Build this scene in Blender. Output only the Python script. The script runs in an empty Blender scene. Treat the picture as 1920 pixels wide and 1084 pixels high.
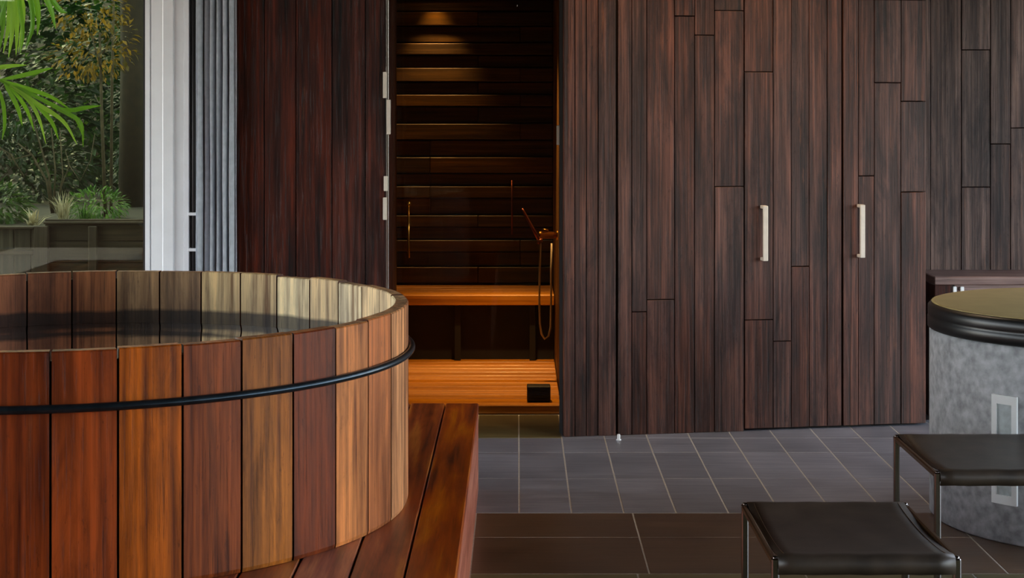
import bpy, bmesh, math, random
from mathutils import Vector, Matrix
S = bpy.context.scene
C = S.collection
PI = math.pi
random.seed(7)

# ------------------------------------------------------------------ camera, sky, sun, exposure
F = 3160.0; VX = 970.0; VY = 190.0; H = 1.75        # focal length in pixels, vanishing point, eye height
cd = bpy.data.cameras.new('camera'); cam = bpy.data.objects.new('camera', cd); C.objects.link(cam)
cam.location = (0, 0, H); cam.rotation_euler = (PI/2, 0, 0)
cd.sensor_fit = 'HORIZONTAL'; cd.sensor_width = 36.0; cd.lens = F/1920*36
cd.shift_x = (960-VX)/1920; cd.shift_y = -(542-VY)/1920
cd.clip_start = 0.05; cd.clip_end = 300
S.camera = cam

w = bpy.data.worlds.new('sky'); S.world = w; w.use_nodes = True
nt = w.node_tree; nt.nodes.clear()
sky = nt.nodes.new('ShaderNodeTexSky'); sky.sky_type = 'NISHITA'; sky.sun_disc = False
sky.sun_elevation = math.radians(48); sky.sun_rotation = math.radians(-40); sky.air_density = 1.2; sky.dust_density = 2.0
bg = nt.nodes.new('ShaderNodeBackground'); bg.inputs['Strength'].default_value = 1.0
wo = nt.nodes.new('ShaderNodeOutputWorld')
haze = nt.nodes.new('ShaderNodeMix'); haze.data_type = 'RGBA'; haze.inputs[0].default_value = 0.6; haze.inputs[7].default_value = (2.3, 2.2, 2.1, 1)
nt.links.new(sky.outputs[0], haze.inputs[6]); nt.links.new(haze.outputs[2], bg.inputs[0]); nt.links.new(bg.outputs[0], wo.inputs[0])

sd = bpy.data.lights.new('sun', 'SUN'); sd.energy = 2.2; sd.angle = math.radians(1.0); sd.color = (1.0, 0.86, 0.62)
sun = bpy.data.objects.new('sun', sd); C.objects.link(sun); sun.location = (-6, 20, 12)
sun.rotation_euler = Vector((0.45, -0.42, -0.80)).to_track_quat('-Z', 'Y').to_euler()

vs = S.view_settings
vs.view_transform = 'Standard'; vs.look = 'None'; vs.gamma = 1.0; vs.use_curve_mapping = False
vs.exposure = 1.35

# ------------------------------------------------------------------ helpers
def PX(x, Y): return (x-VX)/F*Y                       # photo pixel -> metres on the plane at depth Y
def PZ(y, Y): return H-(y-VY)/F*Y

def lin(c):
    if isinstance(c, str):
        c = [int(c[i:i+2], 16)/255 for i in (0, 2, 4)]
    return tuple(v/12.92 if v <= .04045 else ((v+.055)/1.055)**2.4 for v in c)+(1,)

class MB:
    def __init__(s): s.bm = bmesh.new(); s.lay = None
    def box(s, lo, hi, bev=0.0, M=None, mat=0):
        x0, y0, z0 = lo; x1, y1, z1 = hi
        r = bmesh.ops.create_cube(s.bm, size=1)
        vs_ = r['verts']
        bmesh.ops.scale(s.bm, vec=(x1-x0, y1-y0, z1-z0), verts=vs_)
        bmesh.ops.translate(s.bm, vec=((x0+x1)/2, (y0+y1)/2, (z0+z1)/2), verts=vs_)
        if bev > 0:
            es = list({e for v in vs_ for e in v.link_edges})
            rb = bmesh.ops.bevel(s.bm, geom=es, offset=bev, segments=1, affect='EDGES')
            vs_ = list({v for f in rb['faces'] for v in f.verts} | {v for v in vs_ if v.is_valid})
            seen = set(vs_); st = list(vs_)
            while st:
                v = st.pop()
                for e in v.link_edges:
                    o = e.other_vert(v)
                    if o not in seen: seen.add(o); st.append(o)
            vs_ = list(seen)
        if M is not None: bmesh.ops.transform(s.bm, matrix=M, verts=vs_)
        if mat:
            for f in {f for v in vs_ for f in v.link_faces}: f.material_index = mat
        return vs_
    def tube(s, pts, r, n=10, closed=False, caps=True, mat=0):
        pts = [Vector(p) for p in pts]; N = len(pts)
        rr = r if isinstance(r, (list, tuple)) else [r]*N
        rings = []; up = None
        for i, p in enumerate(pts):
            if closed: t = pts[(i+1) % N]-pts[i-1]
            else: t = pts[min(i+1, N-1)]-pts[max(i-1, 0)]
            t.normalize()
            if up is None:
                up = Vector((0, 0, 1)) if abs(t.z) < .9 else Vector((1, 0, 0))
            a = up-t*up.dot(t)
            if a.length < 1e-5: a = Vector((1, 0, 0))-t*t.x
            a.normalize(); up = a; b = t.cross(a)
            rings.append([s.bm.verts.new(p+(a*math.cos(k*2*PI/n)+b*math.sin(k*2*PI/n))*rr[i]) for k in range(n)])
        fs = []
        for i in range(N if closed else N-1):
            A, B = rings[i], rings[(i+1) % N]
            for k in range(n):
                f = s.bm.faces.new((A[k], A[(k+1) % n], B[(k+1) % n], B[k])); f.smooth = True; fs.append(f)
        if caps and not closed:
            fs.append(s.bm.faces.new(rings[0][::-1])); fs.append(s.bm.faces.new(rings[-1]))
        for f in fs: f.material_index = mat
    def lathe(s, prof, c=(0, 0, 0), n=96, mat=0, smooth=True):
        c = Vector(c); rings = []
        for r, z in prof:
            if r < 1e-6: rings.append([s.bm.verts.new(c+Vector((0, 0, z)))])
            else: rings.append([s.bm.verts.new(c+Vector((r*math.cos(k*2*PI/n), r*math.sin(k*2*PI/n), z))) for k in range(n)])
        for A, B in zip(rings, rings[1:]):
            for k in range(n):
                q = [A[k % len(A)], A[(k+1) % len(A)], B[(k+1) % len(B)], B[k % len(B)]]
                q2 = []
                for v in q:
                    if v not in q2: q2.append(v)
                if len(q2) > 2:
                    f = s.bm.faces.new(q2); f.smooth = smooth; f.material_index = mat
    def prism(s, poly, z0, z1, axis='z', mat=0):
        def P(u, v, t):
            return {'z': (u, v, t), 'y': (u, t, v), 'x': (t, u, v)}[axis]
        a = [s.bm.verts.new(P(u, v, z0)) for u, v in poly]; b = [s.bm.verts.new(P(u, v, z1)) for u, v in poly]
        n = len(poly); fs = [s.bm.faces.new(a[::-1]), s.bm.faces.new(b)]
        for i in range(n): fs.append(s.bm.faces.new((a[i], a[(i+1) % n], b[(i+1) % n], b[i])))
        for f in fs: f.material_index = mat
    def build(s, name, mats, parent=None, loc=None, kind=None, bevel=0.0, smooth=False):
        bmesh.ops.recalc_face_normals(s.bm, faces=s.bm.faces)
        me = bpy.data.meshes.new(name); s.bm.to_mesh(me); s.bm.free()
        for m in (mats if isinstance(mats, (list, tuple)) else [mats]): me.materials.append(m)
        o = bpy.data.objects.new(name, me); C.objects.link(o)
        if parent is not None: o.parent = parent
        if loc is not None: o.location = loc
        if kind: o['kind'] = kind
        if bevel:
            b = o.modifiers.new('bevel', 'BEVEL'); b.width = bevel; b.segments = 2; b.limit_method = 'ANGLE'
        if smooth:
            for p in me.polygons: p.use_smooth = True
        return o

def tag(o, label, cat, group=None):
    o['label'] = label; o['category'] = cat
    if group: o['group'] = group
    return o
def empty(name, loc, label, cat, group=None, rz=0.0):
    o = bpy.data.objects.new(name, None); C.objects.link(o)
    o.location = loc; o.rotation_euler = (0, 0, rz); o.empty_display_size = .1
    return tag(o, label, cat, group)
def dup(root, loc, label, rz=None):
    r = root.copy(); C.objects.link(r); r.location = loc; r['label'] = label
    if rz is not None: r.rotation_euler = (0, 0, rz)
    for ch in list(root.children):
        c = ch.copy(); C.objects.link(c); c.parent = r
        for g in list(ch.children):
            d = g.copy(); C.objects.link(d); d.parent = c
    return r

# ------------------------------------------------------------------ materials
def newmat(name):
    m = bpy.data.materials.new(name); m.use_nodes = True
    t = m.node_tree; b = t.nodes['Principled BSDF']
    return m, t, b
def N(t, kind, **kw):
    n = t.nodes.new(kind)
    for k, v in kw.items():
        if k in n.inputs: n.inputs[k].default_value = v
        else: setattr(n, k, v)
    return n
def ramp(t, stops, fac=None):
    r = t.nodes.new('ShaderNodeValToRGB'); e = r.color_ramp.elements
    while len(e) < len(stops): e.new(0.5)
    for el, (p, c) in zip(e, stops): el.position = p; el.color = c if len(c) == 4 else lin(c)
    if fac is not None: t.links.new(fac, r.inputs[0])
    return r
def mixc(t, kind, fac, a, b):
    n = t.nodes.new('ShaderNodeMix'); n.data_type = 'RGBA'; n.blend_type = kind
    for idx, v in ((0, fac), (6, a), (7, b)):
        if hasattr(v, 'links'): t.links.new(v, n.inputs[idx])
        else: n.inputs[idx].default_value = v
    return n.outputs[2]
def math_(t, op, a, b=None, c=None):
    n = t.nodes.new('ShaderNodeMath'); n.operation = op
    for i, v in enumerate((a, b, c)):
        if v is None: continue
        if hasattr(v, 'links'): t.links.new(v, n.inputs[i])
        else: n.inputs[i].default_value = v
    return n.outputs[0]

def plain(name, col, rough=.5, metal=0.0, noise=0.0, scale=20, bump=0.0, spec=.5, coat=0.0):
    m, t, b = newmat(name)
    b.inputs['Roughness'].default_value = rough; b.inputs['Metallic'].default_value = metal
    b.inputs['Specular IOR Level'].default_value = spec; b.inputs['Coat Weight'].default_value = coat
    tc = N(t, 'ShaderNodeTexCoord'); n = N(t, 'ShaderNodeTexNoise', Scale=scale, Detail=5.0)
    t.links.new(tc.outputs['Object'], n.inputs['Vector'])
    c = lin(col)
    lo = tuple(max(0, v*(1-noise)) for v in c[:3])+(1,); hi = tuple(min(1, v*(1+noise)) for v in c[:3])+(1,)
    r = ramp(t, [(.3, lo), (.7, hi)], n.outputs[0]); t.links.new(r.outputs[0], b.inputs['Base Color'])
    if bump:
        bp = N(t, 'ShaderNodeBump', Strength=bump, Distance=.004)
        t.links.new(n.outputs[0], bp.inputs['Height']); t.links.new(bp.outputs[0], b.inputs['Normal'])
    return m

def wood(name, dark, mid, light, grain='z', rough=.55, bump=.35, var=.5, streak=60, spec=.4, attr=None, blot=.5, crack=.5, coat=0.0, wet=None, weather=0.0, con=1.0):
    """streaky timber; grain axis; every plank (mesh island) gets its own tone and grain offset"""
    m, t, b = newmat(name)
    b.inputs['Specular IOR Level'].default_value = spec; b.inputs['Coat Weight'].default_value = coat
    b.inputs['Coat Roughness'].default_value = .12
    tc = N(t, 'ShaderNodeTexCoord'); geo = N(t, 'ShaderNodeNewGeometry')
    rnd = geo.outputs['Random Per Island']
    off = N(t, 'ShaderNodeCombineXYZ'); k = math_(t, 'MULTIPLY', rnd, 37.0)
    for i in range(3): t.links.new(k, off.inputs[i])
    add = N(t, 'ShaderNodeVectorMath', operation='ADD')
    t.links.new(tc.outputs['Object'], add.inputs[0]); t.links.new(off.outputs[0], add.inputs[1])
    def mapped(sa, sl):
        mp = N(t, 'ShaderNodeMapping')
        mp.inputs['Scale'].default_value = {'x': (sl, sa, sa), 'y': (sa, sl, sa), 'z': (sa, sa, sl)}[grain]
        t.links.new(add.outputs[0], mp.inputs['Vector']); return mp.outputs[0]
    n1 = N(t, 'ShaderNodeTexNoise', Scale=1.0, Detail=6.0, Roughness=.62, Distortion=.25); t.links.new(mapped(streak, 1.1), n1.inputs['Vector'])
    n2 = N(t, 'ShaderNodeTexNoise', Scale=1.0, Detail=4.0, Roughness=.55, Distortion=.6); t.links.new(mapped(9, 1.3), n2.inputs['Vector'])
    n3 = N(t, 'ShaderNodeTexNoise', Scale=1.0, Detail=5.0, Roughness=.7); t.links.new(mapped(150, 4.0), n3.inputs['Vector'])
    f = math_(t, 'ADD', math_(t, 'MULTIPLY', n1.outputs[0], .62), math_(t, 'MULTIPLY', n2.outputs[0], blot*.76))
    f = math_(t, 'ADD', f, .19*(1-blot*2+ .0))
    if attr:
        at = N(t, 'ShaderNodeAttribute', attribute_name=attr)
        r = ramp(t, [(.37, (.30, .22, .16, 1)), (.5, (.90, .88, .84, 1)), (.63, (1.5, 1.45, 1.28, 1))], f)
        col = mixc(t, 'MULTIPLY', 1.0, at.outputs['Color'], r.outputs[0])
    else:
        r = ramp(t, [(.5-.17/con, lin(dark)), (.5, lin(mid)), (.5+.18/con, lin(light))], f)
        col = r.outputs[0]
    # tone of the plank
    v = N(t, 'ShaderNodeMapRange'); t.links.new(rnd, v.inputs[0])
    v.inputs[3].default_value = 1-var*.6; v.inputs[4].default_value = 1+var*.6
    hs = N(t, 'ShaderNodeHueSaturation'); t.links.new(col, hs.inputs['Color']); t.links.new(v.outputs[0], hs.inputs['Value'])
    sv = N(t, 'ShaderNodeMapRange'); t.links.new(math_(t, 'FRACT', math_(t, 'MULTIPLY', rnd, 7.31)), sv.inputs[0])
    sv.inputs[3].default_value = 1-var*.45; sv.inputs[4].default_value = 1+var*.25
    t.links.new(sv.outputs[0], hs.inputs['Saturation'])
    col = hs.outputs[0]
    # fine dark cracks along the grain
    cr = ramp(t, [(.34, (0, 0, 0, 1)), (.43, (1, 1, 1, 1))], n3.outputs[0])
    ck = math_(t, 'ADD', math_(t, 'MULTIPLY', cr.outputs[0], crack), 1-crack)
    col = mixc(t, 'MULTIPLY', 1.0, col, ck)
    if wet is not None:                                   # soaked band just above the water line
        sp = N(t, 'ShaderNodeSeparateXYZ'); t.links.new(tc.outputs['Object'], sp.inputs[0])
        nn = N(t, 'ShaderNodeTexNoise', Scale=5.0, Detail=3.0); t.links.new(tc.outputs['Object'], nn.inputs['Vector'])
        z = math_(t, 'ADD', sp.outputs[2], math_(t, 'MULTIPLY', math_(t, 'SUBTRACT', nn.outputs[0], .5), .03))
        mr = N(t, 'ShaderNodeMapRange'); t.links.new(z, mr.inputs[0])
        mr.inputs[1].default_value = wet-.008; mr.inputs[2].default_value = wet+.006
        mr.inputs[3].default_value = .16; mr.inputs[4].default_value = 1.0
        col = mixc(t, 'MULTIPLY', 1.0, col, mr.outputs[0])
    if weather:                                           # charred blotches, rubbed orange patches, specks
        n4 = N(t, 'ShaderNodeTexNoise', Scale=1.0, Detail=8.0, Roughness=.72, Distortion=.8); t.links.new(mapped(7.5, 1.5), n4.inputs['Vector'])
        w1 = ramp(t, [(.36, (.30, .28, .32, 1)), (.5, (.95, .95, .95, 1)), (.68, (1.35, 1.25, 1.15, 1))], n4.outputs[0])
        col = mixc(t, 'MULTIPLY', weather, col, w1.outputs[0])
        n5 = N(t, 'ShaderNodeTexNoise', Scale=1.0, Detail=7.0, Roughness=.75); t.links.new(mapped(26, 2.2), n5.inputs['Vector'])
        w2 = ramp(t, [(.60, (0, 0, 0, 1)), (.72, (1, 1, 1, 1))], n5.outputs[0])
        col = mixc(t, 'MIX', math_(t, 'MULTIPLY', w2.outputs[0], .55*weather), col, lin('8a5232'))
        n6 = N(t, 'ShaderNodeTexNoise', Scale=1.0, Detail=5.0, Roughness=.8); t.links.new(mapped(48, 11), n6.inputs['Vector'])
        w3 = ramp(t, [(.30, (.18, .18, .2, 1)), (.40, (1, 1, 1, 1))], n6.outputs[0])
        col = mixc(t, 'MULTIPLY', weather, col, w3.outputs[0])
    t.links.new(col, b.inputs['Base Color'])
    rr = N(t, 'ShaderNodeMapRange'); t.links.new(n2.outputs[0], rr.inputs[0])
    rr.inputs[3].default_value = rough+.12; rr.inputs[4].default_value = max(.05, rough-.14)
    t.links.new(rr.outputs[0], b.inputs['Roughness'])
    hsum = math_(t, 'ADD', n1.outputs[0], math_(t, 'MULTIPLY', cr.outputs[0], .35))
    bp = N(t, 'ShaderNodeBump', Strength=bump, Distance=.004)
    t.links.new(hsum, bp.inputs['Height']); t.links.new(bp.outputs[0], b.inputs['Normal'])
    return m

def glass(name, tint=(.92, .95, .93), ior=1.45, gain=1.0):
    m, t, b = newmat(name); t.nodes.remove(b)
    tr = N(t, 'ShaderNodeBsdfTransparent'); tr.inputs[0].default_value = (*tint, 1)
    gl = N(t, 'ShaderNodeBsdfGlossy', Roughness=.01)
    fr = N(t, 'ShaderNodeFresnel', IOR=ior)
    mx = N(t, 'ShaderNodeMixShader')
    t.links.new(math_(t, 'MULTIPLY', fr.outputs[0], gain), mx.inputs[0]); t.links.new(tr.outputs[0], mx.inputs[1]); t.links.new(gl.outputs[0], mx.inputs[2])
    t.links.new(mx.outputs[0], t.nodes['Material Output'].inputs[0])
    return m

def tile(name, base, var, rough=.3, bump=.25, spec=.5):
    m, t, b = newmat(name)
    tc = N(t, 'ShaderNodeTexCoord'); geo = N(t, 'ShaderNodeNewGeometry')
    n1 = N(t, 'ShaderNodeTexNoise', Scale=3.0, Detail=8.0, Roughness=.65); t.links.new(tc.outputs['Object'], n1.inputs['Vector'])
    mp = N(t, 'ShaderNodeMapping'); mp.inputs['Scale'].default_value = (2.5, 26, 10); t.links.new(tc.outputs['Object'], mp.inputs['Vector'])
    n2 = N(t, 'ShaderNodeTexNoise', Scale=1.0, Detail=7.0, Roughness=.65, Distortion=.5); t.links.new(mp.outputs[0], n2.inputs['Vector'])
    f = math_(t, 'ADD', math_(t, 'MULTIPLY', n1.outputs[0], .5), math_(t, 'MULTIPLY', n2.outputs[0], .5))
    c = lin(base)
    r = ramp(t, [(.32, tuple(v*.62 for v in c[:3])+(1,)), (.5, c), (.7, tuple(min(1, v*1.5) for v in c[:3])+(1,))], f)
    v = N(t, 'ShaderNodeMapRange'); t.links.new(geo.outputs['Random Per Island'], v.inputs[0])
    v.inputs[3].default_value = 1-var; v.inputs[4].default_value = 1+var
    hs = N(t, 'ShaderNodeHueSaturation'); t.links.new(r.outputs[0], hs.inputs['Color']); t.links.new(v.outputs[0], hs.inputs['Value'])
    t.links.new(hs.outputs[0], b.inputs['Base Color'])
    rr = N(t, 'ShaderNodeMapRange'); t.links.new(n1.outputs[0], rr.inputs[0]); rr.inputs[3].default_value = rough-.1; rr.inputs[4].default_value = rough+.14
    t.links.new(rr.outputs[0], b.inputs['Roughness']); b.inputs['Specular IOR Level'].default_value = spec
    bp = N(t, 'ShaderNodeBump', Strength=bump, Distance=.004); t.links.new(n2.outputs[0], bp.inputs['Height']); t.links.new(bp.outputs[0], b.inputs['Normal'])
    return m

def leafmat(name, a, bb, c, rough=.45, trans=.35):
    m, t, b = newmat(name)
    geo = N(t, 'ShaderNodeNewGeometry')
    r = ramp(t, [(0, lin(a)), (.5, lin(bb)), (1, lin(c))], geo.outputs['Random Per Island'])
    t.links.new(r.outputs[0], b.inputs['Base Color']); b.inputs['Roughness'].default_value = rough
    tl = N(t, 'ShaderNodeBsdfTranslucent'); t.links.new(r.outputs[0], tl.inputs[0])
    mx = N(t, 'ShaderNodeMixShader'); mx.inputs[0].default_value = trans
    t.links.new(b.outputs[0], mx.inputs[1]); t.links.new(tl.outputs[0], mx.inputs[2]); t.links.new(mx.outputs[0], t.nodes['Material Output'].inputs[0])
    return m

M_wall = wood('charred_cladding', '1d1310', '472b22', '714739', 'z', rough=.5, bump=.7, var=.24, streak=62, spec=.3, crack=.65, weather=.75, con=1.2)
M_wallred = wood('red_cladding', '0e0504', '381409', '5e2412', 'z', rough=.5, bump=.6, var=.3, streak=48, spec=.25, crack=.6, weather=.6, con=1.3)
M_wallgrey = wood('grey_cladding', '231a1b', '4d3a34', '7a6157', 'z', rough=.5, bump=.7, var=.22, streak=60, spec=.3, crack=.65, weather=.75, con=1.2)
M_back = plain('dark_gap_backing', '0b0706', .9)
M_sauna = wood('sauna_board', '1a1005', '46300f', '6c4c1c', 'x', rough=.5, bump=.3, var=.45, streak=40, spec=.35)
M_saunav = wood('sauna_upright', '2a1a08', '644216', '8e6a2c', 'z', rough=.5, bump=.3, var=.4, streak=45, spec=.35)
M_bench = wood('bench_board', '7a4a18', 'b87a30', 'd69f4c', 'x', rough=.4, bump=.15, var=.2, streak=40, spec=.4, crack=.25)
M_sfloor = wood('sauna_floor_board', '7a4a18', 'b4752c', 'cf9440', 'x', rough=.35, bump=.15, var=.25, streak=40, spec=.45, crack=.3)
M_dark = plain('black_void_board', '0a0706', .8)
M_deck = wood('deck_board', '4a1a06', '9a4210', 'cc7a26', 'y', rough=.36, bump=.2, var=.4, streak=30, spec=.5, crack=.35, blot=.8)
M_fascia = wood('deck_fascia', '6d3526', 'a4604c', 'c5886c', 'y', rough=.45, bump=.2, var=.2, streak=40)
M_tub = wood('stave_outside', '000000', '000000', '000000', 'z', rough=.45, bump=.4, var=.06, streak=46, spec=.22, attr='tone', crack=.45, blot=.62, weather=.6)
M_tubin = wood('stave_inside', '000000', '000000', '000000', 'z', rough=.6, bump=.3, var=.12, streak=38, spec=.3, attr='tone', crack=.55, blot=.6, weather=.5, wet=.905-1.75*.222)
M_hoop = plain('black_hoop_steel', '2c3740', .3, .8, .25, 30, .05)  # blue in the base colour stands in for the sky's sheen
M_tile = tile('slate_tile', '74757d', .14, .34, .4)
M_tilebrown = tile('brown_tile', '55402f', .08, .3, .15)
M_tileolive = tile('olive_tile', '5f5636', .1, .4, .15)
M_grout = plain('pale_grout', 'b4afa6', .8, 0, .15, 60)
M_white = plain('white_painted_frame', 'f0f3f5', .35, 0, .03, 8)
M_seal = plain('dark_window_seal', '1c1a1a', .5)
M_steel = plain('brushed_steel', 'b9b6b0', .28, 1.0, .08, 60)
M_ivory = plain('ivory_handle_paint', 'dccfbf', .4, 0, .05, 30)
M_brass = plain('brass', 'c08a3a', .22, 1.0, .1, 40)
M_copper = plain('dull_copper_rod', '7a3f28', .35, .8, .1, 40)
M_hose = plain('pale_hose', 'b5a68e', .4, .3, .1, 90)
M_curtain = plain('grey_blue_fabric', 'b0b6be', .8, 0, .12, 30, .1)
M_leather = plain('black_sling_leather', '352c24', .42, 0, .4, 14, .08)
M_frame = plain('dark_stool_steel', '4a4340', .3, .85, .1, 50)
M_chrome = plain('chrome', '868382', .2, 1.0, .05, 50)
M_bronze = plain('bronze_edge', '6a5238', .35, .8, .1, 50)
M_conc = plain('grey_stone_basin', 'a2a5a8', .55, 0, .35, 26, .5)
M_lidtop = plain('tan_lid', 'a3905f', .55, 0, .06, 12, .05)
M_lidrim = plain('black_lid_rim', '17191a', .35, 0, .2, 20)
M_plaque = plain('white_plaque_enamel', 'f0f4f4', .3, 0, .02, 20)
M_plaquein = plain('pale_plaque_panel', 'b9c4c6', .4, 0, .15, 40)
M_counter = wood('counter_timber', '3a2a28', '745c56', '9a827a', 'x', rough=.35, bump=.2, var=.25, streak=45)
M_rubber = plain('black_box_plastic', '0f0e0d', .45, 0, .2, 30)
M_soil = plain('garden_soil', '2a2318', .9, 0, .4, 4, .4)
M_fence = wood('weathered_fence', '211915', '40342d', '66594f', 'z', rough=.6, bump=.4, var=.4, streak=40)
M_fencex = wood('weathered_rail', '1d150f', '382a1f', '5c4838', 'x', rough=.6, bump=.4, var=.3, streak=40)
M_bark = plain('tree_bark', '4a3f2c', .85, 0, .45, 22, .6)
M_barkdark = plain('dark_tree_bark', '2c2014', .85, 0, .4, 18, .6)
M_palm = leafmat('palm_leaf', '5c8a1a', '7aa626', 'a8c648', .35, .45)
M_palmstem = plain('palm_stem', '7f9a35', .45, 0, .2, 20)
M_leafdark = leafmat('dark_leaf', '0c2412', '163317', '2a4a1e')
M_leafmid = leafmat('mid_leaf', '1f3d15', '34571c', '56762a')
M_leafgold = leafmat('sunlit_leaf', '4a4414', '7d6420', 'b58a30', .4, .5)  # golden sunlight put into the leaf colour
M_leafgreen = leafmat('fresh_leaf', '2c5216', '48762a', '7ba43e')
M_straw = leafmat('straw_blade', '9a8f72', 'b9ad90', 'd6ccb4', .6, .3)
M_pane = glass('window_glass', (.56, .60, .48))
M_door = glass('smoked_door_glass', (.78, .70, .58), gain=.5)
M_ceil = plain('ceiling_board', '4a3525', .7, 0, .2, 10)

def water_mat():
    m, t, b = newmat('still_water')
    b.inputs['Base Color'].default_value = (.55, .5, .42, 1); b.inputs['Roughness'].default_value = .02
    b.inputs['IOR'].default_value = 1.33; b.inputs['Transmission Weight'].default_value = 1.0
    tc = N(t, 'ShaderNodeTexCoord'); n = N(t, 'ShaderNodeTexNoise', Scale=6.0, Detail=2.0); t.links.new(tc.outputs['Object'], n.inputs['Vector'])
    bp = N(t, 'ShaderNodeBump', Strength=.06, Distance=.01); t.links.new(n.outputs[0], bp.inputs['Height']); t.links.new(bp.outputs[0], b.inputs['Normal'])
    return m
M_water = water_mat()

# ------------------------------------------------------------------ the setting: floor
FL0 = -.02
f = MB()
f.box((-6, -2.5, -.06), (6, 9.9, -.0012), mat=3); f.box((-1.2, 9.9, -.06), (.4, 11.75, -.0012), mat=3)
G = .007
def tiles(xs, ys, mi, jit=0):
    for i in range(len(xs)-1):
        for j in range(len(ys)-1):
            if xs[i+1] < -.9 and ys[j+1] < 7.0: continue
            x0, x1, y0, y1 = xs[i]+G/2, xs[i+1]-G/2, ys[j]+G/2, ys[j+1]-G/2
            dz = random.uniform(-.0006, .0004)
            f.box((x0, y0, -.012), (x1, y1, dz), .0008, mat=mi)
xs = [.008+.2225*k for k in range(-14, 24)]
tiles(xs, [7.163, 7.82, 8.40, 8.757], 0)
tiles([x for x in xs if -1.6 < x < .24], [8.757, 9.40], 2)  # tiles before the sauna sill take the olive tone
tiles([x for x in xs if x > .23], [8.757, 9.40], 0)
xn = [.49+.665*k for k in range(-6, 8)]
tiles(xn, [6.242, 6.765, 7.163], 1)  # nearer rows in larger tiles, coloured brown
xo = [.445+.62*k for k in range(-6, 8)]
tiles(xo, [-2.4+.62*k for k in range(14)]+[6.242], 2)
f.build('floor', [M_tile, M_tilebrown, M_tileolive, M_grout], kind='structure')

# ------------------------------------------------------------------ ceiling, side walls
c = MB()
for k in range(60):
    c.box((-6+.2*k+.003, -3, 2.95), (-6+.2*k+.197, 9.9, 3.0))
c.box((-6, -3, 3.0), (6, 9.9, 3.08))
c.build('ceiling', M_ceil, kind='structure')

def planks(mb, xs, z0, z1, y0, thick, breaks=None, gap=.004, mat=0):
    """upright boards between the xs, butt joints at the given heights"""
    breaks = breaks or {}
    for i in range(len(xs)-1):
        zs = [z0]+sorted(breaks.get(i, []))+[z1]
        for a, b in zip(zs, zs[1:]):
            d = random.uniform(0, .006)
            mb.box((xs[i]+gap/2, y0+d, a+(.002 if a > z0 else 0)), (xs[i+1]-gap/2, y0+thick, b-(.002 if b < z1 else 0)), .002, mat=mat)

def split(edges, lo=.05, hi=.1):
    out = [edges[0]]
    for a, b in zip(edges, edges[1:]):
        n = max(1, round((b-a)/random.uniform(lo, hi)))
        for k in range(1, n): out.append(a+(b-a)*k/n+random.uniform(-.01, .01))
        out.append(b)
    return out

# unseen wall added behind the camera, dark and wide to dim glass reflections
m = MB(); m.box((-10, -2.62, 0), (6, -2.5, 2.95)); m.build('wall_unseen', plain('brown_boarding', '3a2a1e', .8, 0, .1, 6), kind='structure')
# timber section beside the window
YW = 8.78
wl = MB()
xl = [PX(x, YW) for x in (443, 495, 555, 622, 685, 725)]
planks(wl, xl, 0, 2.95, YW, .05)
wl.box((xl[0], YW+.05, 0), (xl[-1], YW+.16, 2.95), mat=1)
# return towards the sauna
for k in range(4):
    wl.box((xl[-1]-.06, YW+.161+.14*k, 0), (xl[-1], YW+.161+.14*k+.137, 2.95), .002)
wl.build('wall_left', [M_wallred, M_back], kind='structure')

# long cladding wall with flush doors: local x runs along the wall, local y into it
TANW = .16364
P0 = Vector((.2445, YW, 0)); AW = math.atan(TANW)
def sW(x):                                            # photo column -> distance along the wall
    k = (x-VX)/F; Y = (YW-TANW*.2445)/(1-TANW*k); return (k*Y-.2445)/math.cos(AW)
def zW(x, y):
    k = (x-VX)/F; Y = (YW-TANW*.2445)/(1-TANW*k); return PZ(y, Y)
wr = MB()
xr = [1058, 1078, 1100, 1122, 1157, 1185, 1213, 1265, 1303, 1340, 1395]
sr = [0]+[sW(x) for x in xr[1:]]
sr[4] += .005
planks(wr, sr[:4]+[sr[4]-.010], 0, 2.95, 0, .05)
planks(wr, sr[4:], 0, 2.95, 0, .05, {2: [zW(1240, 562)], 3: [zW(1284, 30)], 4: [zW(1320, 66)], 5: [zW(1367, 350), zW(1367, 20)], 1: [zW(1200, 585)]})
s1, s2, s3 = sW(1395), sW(1580), sW(1738)
wr.box((0, .052, 0), (s1, .14, 2.95), mat=1)
wr.box((s1, .062, 0), (s3, .14, 2.95), mat=1)
planks(wr, [s1, sW(1450), sW(1518), s2], 2.30, 2.95, 0, .05)
planks(wr, [s2, sW(1640), sW(1690), s3], 2.30, 2.95, 0, .05)
wr.box((s3-.03, .141, 0), (s3, .55, 2.95), .003)
wall_r = wr.build('wall_right', [M_wall, M_back], kind='structure')
wall_r.location = P0; wall_r.rotation_euler = (0, 0, AW)

def flush_door(name, cols, brk, hx, hy0, hy1):
    ss = [sW(x) for x in cols]; ss[0] += .004; ss[-1] -= .004
    d = MB()
    planks(d, ss, .012, 2.295, 0.002, .045, brk, gap=.003)
    d.box((ss[0], .0475, .012), (ss[-1], .06, 2.295), mat=1)
    o = d.build(name, [M_wall, M_back], kind='structure')
    o.location = P0; o.rotation_euler = (0, 0, AW)
    h = MB(); s = sW(hx); z0, z1 = zW(hx, hy1), zW(hx, hy0); hw = .0135
    h.box((s-hw, -.055, z0), (s+hw, -.042, z1), .003)
    for z in (z0, z1-.016): h.box((s-hw, -.0425, z), (s+hw, .001, z+.016), .002)
    hh = h.build('door_handle', M_ivory, o); hh['label'] = 'pale ivory bar handle'
    return o
flush_door('door_2', [1395, 1450, 1484, 1518, 1552, 1580], {0: [zW(1420, 600), zW(1420, 135)], 1: [zW(1470, 640)], 2: [zW(1500, 500)]}, 1430, 385, 488)
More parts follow.
